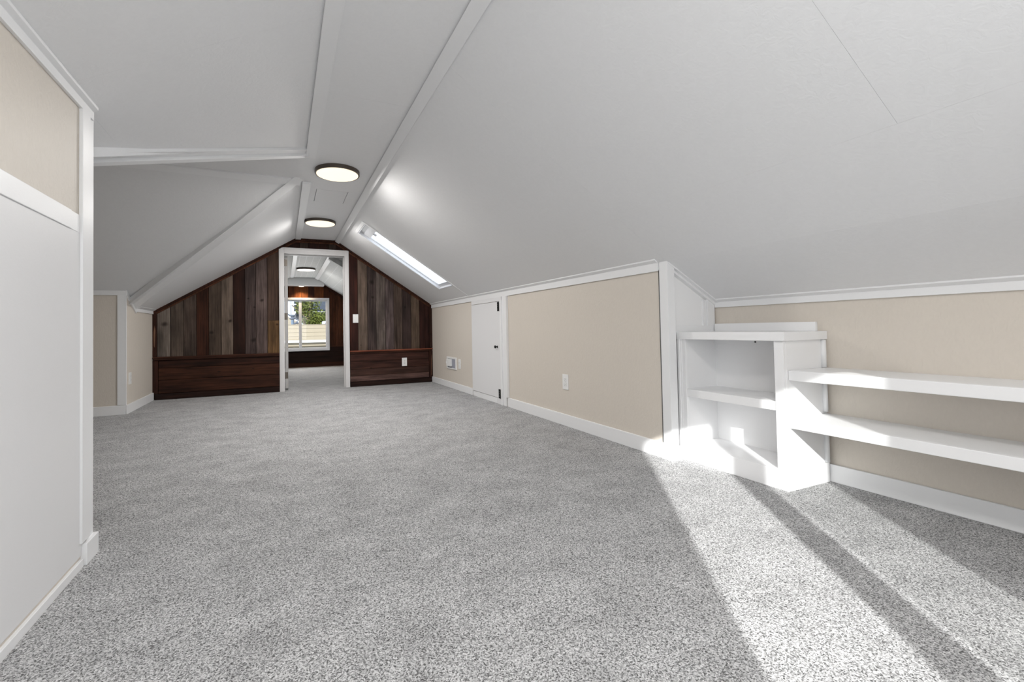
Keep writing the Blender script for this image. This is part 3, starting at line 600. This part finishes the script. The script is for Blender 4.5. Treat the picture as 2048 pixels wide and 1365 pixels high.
for i in range(len(xs)-1):
    z0_ = FZ[1] if FW[0]-.01 <= xs[i] < FW[1]-.01 else .43
    zt_ = min(zF(xs[i]), zF(xs[i+1]))-.005
    if z0_ < zt_: plank(xs[i], xs[i+1], z0_, fm[(i*3+i//2) % 4] if not .2 < xs[i] < .4 else fm[1], z1=zt_ if zt_ < 1.9 else 1.9, parent=wf, y=YF)  # boards below the downlight get the orange wood, its glow put into their colour
for z0_, z1_ in ((0, .09), (.09, .21), (.21, .32), (.32, .42)):
    x1_ = 1.95
    if z1_ > FZ[0]:
        for s0, s1 in ((-1.38, FW[0]), (FW[1], 1.95)): add('board', [box((s0, s1), (YF-.01, YF+.02), (z0_+.001, z1_-.001))], WDB, wf, .001)
    else: add('board', [box((-1.38, x1_), (YF-.01 if z0_ else YF-.02, YF+.02), (z0_+.001, z1_-.001))], [WD3, WDB, WD1][int(z0_*10) % 3] if z0_ == 0 else WDB, wf, .001)
add('cap_rail', [box((FW[1]+.0, 1.95), (YF-.03, YF+.02), (.42, .44))], CAPW, wf, .001)
add('rake_strip', [bar((FX2+.17, YF-.03, zF(FX2+.17)), (2.0, YF-.03, zF(2.0)), (0, 0, -.06), (0, .03, 0))], RK, wf, .001)
slider('window_1', FW[0], FW[1], FZ[0], FZ[1], YF+.01, -1, 'white sliding window in the far wood gable', mull=(.300, .357))
light(.375, 8.28, HF, 'round ceiling light in the far room seen through the doorway', diff=M_DIFF2, power=9)
dl = thing('downlight', (.35, 9.80, 1.725), 'small round downlight above the far window', 'downlight')
add('trim_ring', [disc(.35, 9.80, 1.715, 1.725, .062, 24)], M_PLAST, dl, .001)
add('lens', [disc(.35, 9.80, 1.708, 1.716, .048, 24)], plain('downlight_lens', (.9, .85, .8), .5, emit=(1, .80, .60), es=2.2), dl)
l = bpy.data.lights.new('downlight_beam', 'SPOT'); l.energy = 14; l.color = (1, .72, .42); l.spot_size = math.radians(125); l.spot_blend = .6; l.shadow_soft_size = .03
o = bpy.data.objects.new('downlight_beam', l); COL.objects.link(o); o.parent = dl; o.location = (0, 0, -.03)

# ------------------------------------------------------------------ outside, beyond the far window
tag(add('ground', [box((-40, 60), (12, 90), (-3.3, -3.2))], M_GROUND), 'dark ground far below the window', 'ground', kind='structure')
nb = thing('neighbour_wall', (1.2, 15.1, -3.2), 'cream lap sided parapet across the yard outside the window', 'building')
M_SIDE = paint('cream_siding', (.23, .20, .15, 1), .7, (6, 6, 6), .05, .002, .2, .02)
M_FASC = plain('white_fascia', (.44, .46, .48), .5)
z = .49
for k in range(4):
    add('siding_board', [prism([(-3, 15.0-.0, z+k*.126), (6, 15.0, z+k*.126), (6, 15.012, z+(k+1)*.126), (-3, 15.012, z+(k+1)*.126)], (0, .02, 0))], M_SIDE, nb)
add('coping', [box((-3, 6), (14.99, 15.2), (.99, 1.0))], M_SIDE, nb)
add('wall_core', [box((-3, 6), (15.03, 15.25), (.3, .99)), box((-3, 6), (15.25, 15.4), (-3.2, .36))], M_SIDE, nb)
add('fascia', [box((-3, 6), (14.9, 15.03), (.415, .49))], M_FASC, nb)
add('lower_wall', [box((-3, 6), (15.22, 15.3), (-3.2, .36))], M_SIDE, nb)
# tree
tr = thing('street_tree', (1.0, 19, -3.2), 'yellow green leafy tree behind the cream parapet', 'tree')
M_LEAF = paint('tree_leaves', (.085, .105, .016, 1), .6, (3, 3, 3), .1, .01, .3, .45)
M_BARK = paint('bark', (.12, .09, .07, 1), .9, (20, 20, 5), .5, .02)
add('trunk', [lathe((1.0, 19, -3.2), (0, 0, 1), [(0, .16), (1.5, .13), (3.2, .1), (4.2, .07), (5.2, .03)], 10)]+[lathe((1.0, 19, 3-3.2+k*.35), (math.cos(k*2.2), math.sin(k*2.2)*.6, .8), [(0, .05), (1.0, .02)], 6) for k in range(7)], M_BARK, tr)
rg = random.Random(3); LV = []; LF = []
blobs = [(.93, 19, 2.0, .52), (1.15, 19.0, 1.35, .50), (.78, 19.1, 1.75, .36), (1.0, 18.9, .95, .40), (1.25, 19, .9, .40), (.85, 19.2, 2.4, .45), (1.05, 19.3, 2.5, .42), (1.5, 19.4, 2.45, .35), (1.4, 18.9, 1.2, .35)]
for bx_, by_, bz_, br_ in blobs:
    for _ in range(620):
        d_ = Vector((rg.gauss(0, 1), rg.gauss(0, 1), rg.gauss(0, 1))).normalized()*br_*(rg.random()**.4)
        c_ = Vector((bx_, by_, bz_))+d_; s = rg.uniform(.035, .06)
        u = Vector((rg.gauss(0, 1), rg.gauss(0, 1), rg.gauss(0, 1))).normalized(); v_ = u.orthogonal().normalized()
        o_ = len(LV); LV += [c_-u*s, c_-v_*s*.5+u.cross(v_)*s*.15, c_+u*s, c_+v_*s*.5+u.cross(v_)*s*.15]; LF.append((o_, o_+1, o_+2, o_+3))
fo = add('foliage', [(LV, LF)], M_LEAF, tr); fo['kind'] = 'stuff'
# white metal sided building, upper left of the view
M_WM = plain('white_metal_siding', (.34, .37, .42), .4); M_SLATE = plain('slate_siding', (.035, .05, .08), .7); M_ROOFD = plain('grey_roof', (.07, .085, .115), .8)
wb = thing('white_building', (-.6, 25, -3.2), 'white ribbed metal building seen at the window beside the tree', 'building')
add('wall', [box((-5, .52), (25, 28), (1.68, 6)), ], M_WM, wb)
for k in range(14): add('rib', [box((.50-k*.16, .515-k*.16), (24.97, 25.0), (1.68, 5))], M_WM, wb)
add('lower_wall', [box((-5, .30), (25.3, 28), (-3.2, 1.68))], M_SIDE, wb)
add('soffit', [box((-5, .53), (24.98, 25.2), (1.62, 1.68))], M_SLATE, wb)
gh = thing('gabled_house', (3, 30, -3.2), 'blue grey house with a slate roof behind the tree', 'house')
add('wall', [box((.75, 12), (30, 36), (-3.2, 2.05))], M_SLATE, gh)
add('roof', [prism([(.5, 29.4, 2.05), (12, 29.4, 2.05), (12, 33, 4.3), (.5, 33, 4.3)], (0, 0, .12))], M_ROOFD, gh)
wdw = add('window', [box((2.28, 2.40), (29.95, 30), (1.0, 1.75)), box((2.7, 2.8), (29.95, 30), (1.0, 1.75))], M_WM, gh)
add('pane', [box((2.4, 2.7), (29.97, 30), (1.0, 1.75))], plain('dark_pane', (.03, .05, .07), .1), wdw)
lh = thing('low_gable', (.3, 22, -3.2), 'small building with a white sloping bargeboard left of the tree', 'building')
add('wall', [prism([(-2.0, 22, -3.2), (.95, 22, -3.2), (.95, 22, 1.05), (.25, 22, 1.50), (-2.0, 22, 1.5)], (0, .3, 0))], M_SIDE, lh)
add('bargeboard', [bar((.18, 21.95, 1.56), (1.05, 21.95, 1.02), (0, 0, -.07), (0, .05, 0))], M_FASC, lh)
add('roof', [bar((.18, 21.97, 1.58), (1.05, 21.97, 1.04), (0, 0, .05), (0, 1.5, 0))], M_ROOFD, lh)
vp = thing('vent_stack', (.30, 17, -3.2), 'blue grey roof vent stack with a dark cap above the parapet', 'vent')
M_VP = plain('blue_grey_metal', (.05, .09, .15), .6, 0)
add('pipe', [lathe((.30, 17, -3.2), (0, 0, 1), [(0, .05), (4.42, .05)], 16)], M_VP, vp)
add('cap', [lathe((.30, 17, 1.20), (0, 0, 1), [(0, .03), (.03, .11), (.06, .11), (.10, .05), (.14, .09), (.17, .02)], 16)], M_SLATE, vp)
add('side_outlet', [lathe((.30, 17, 1.05), (1, 0, .3), [(0, .035), (.14, .035), (.15, .06), (.2, .06)], 12)], M_SLATE, vp)
acu = thing('air_conditioner', (1.62, 18.0, .60), 'white outdoor unit above the parapet by the window edge', 'air conditioner')
add('housing', [box((1.40, 1.85), (18, 18.35), (.6, 1.17))], M_WM, acu, .04)
add('grille', [lathe((1.60, 18.0, 1.0), (0, -1, 0), [(0, .12), (.02, .12), (.02, .10)], 20)], M_SLATE, acu)
add('stand', [box((1.42, 1.46), (18.05, 18.3), (-3.2, .6)), box((1.78, 1.82), (18.05, 18.3), (-3.2, .6))], M_SLATE, acu)
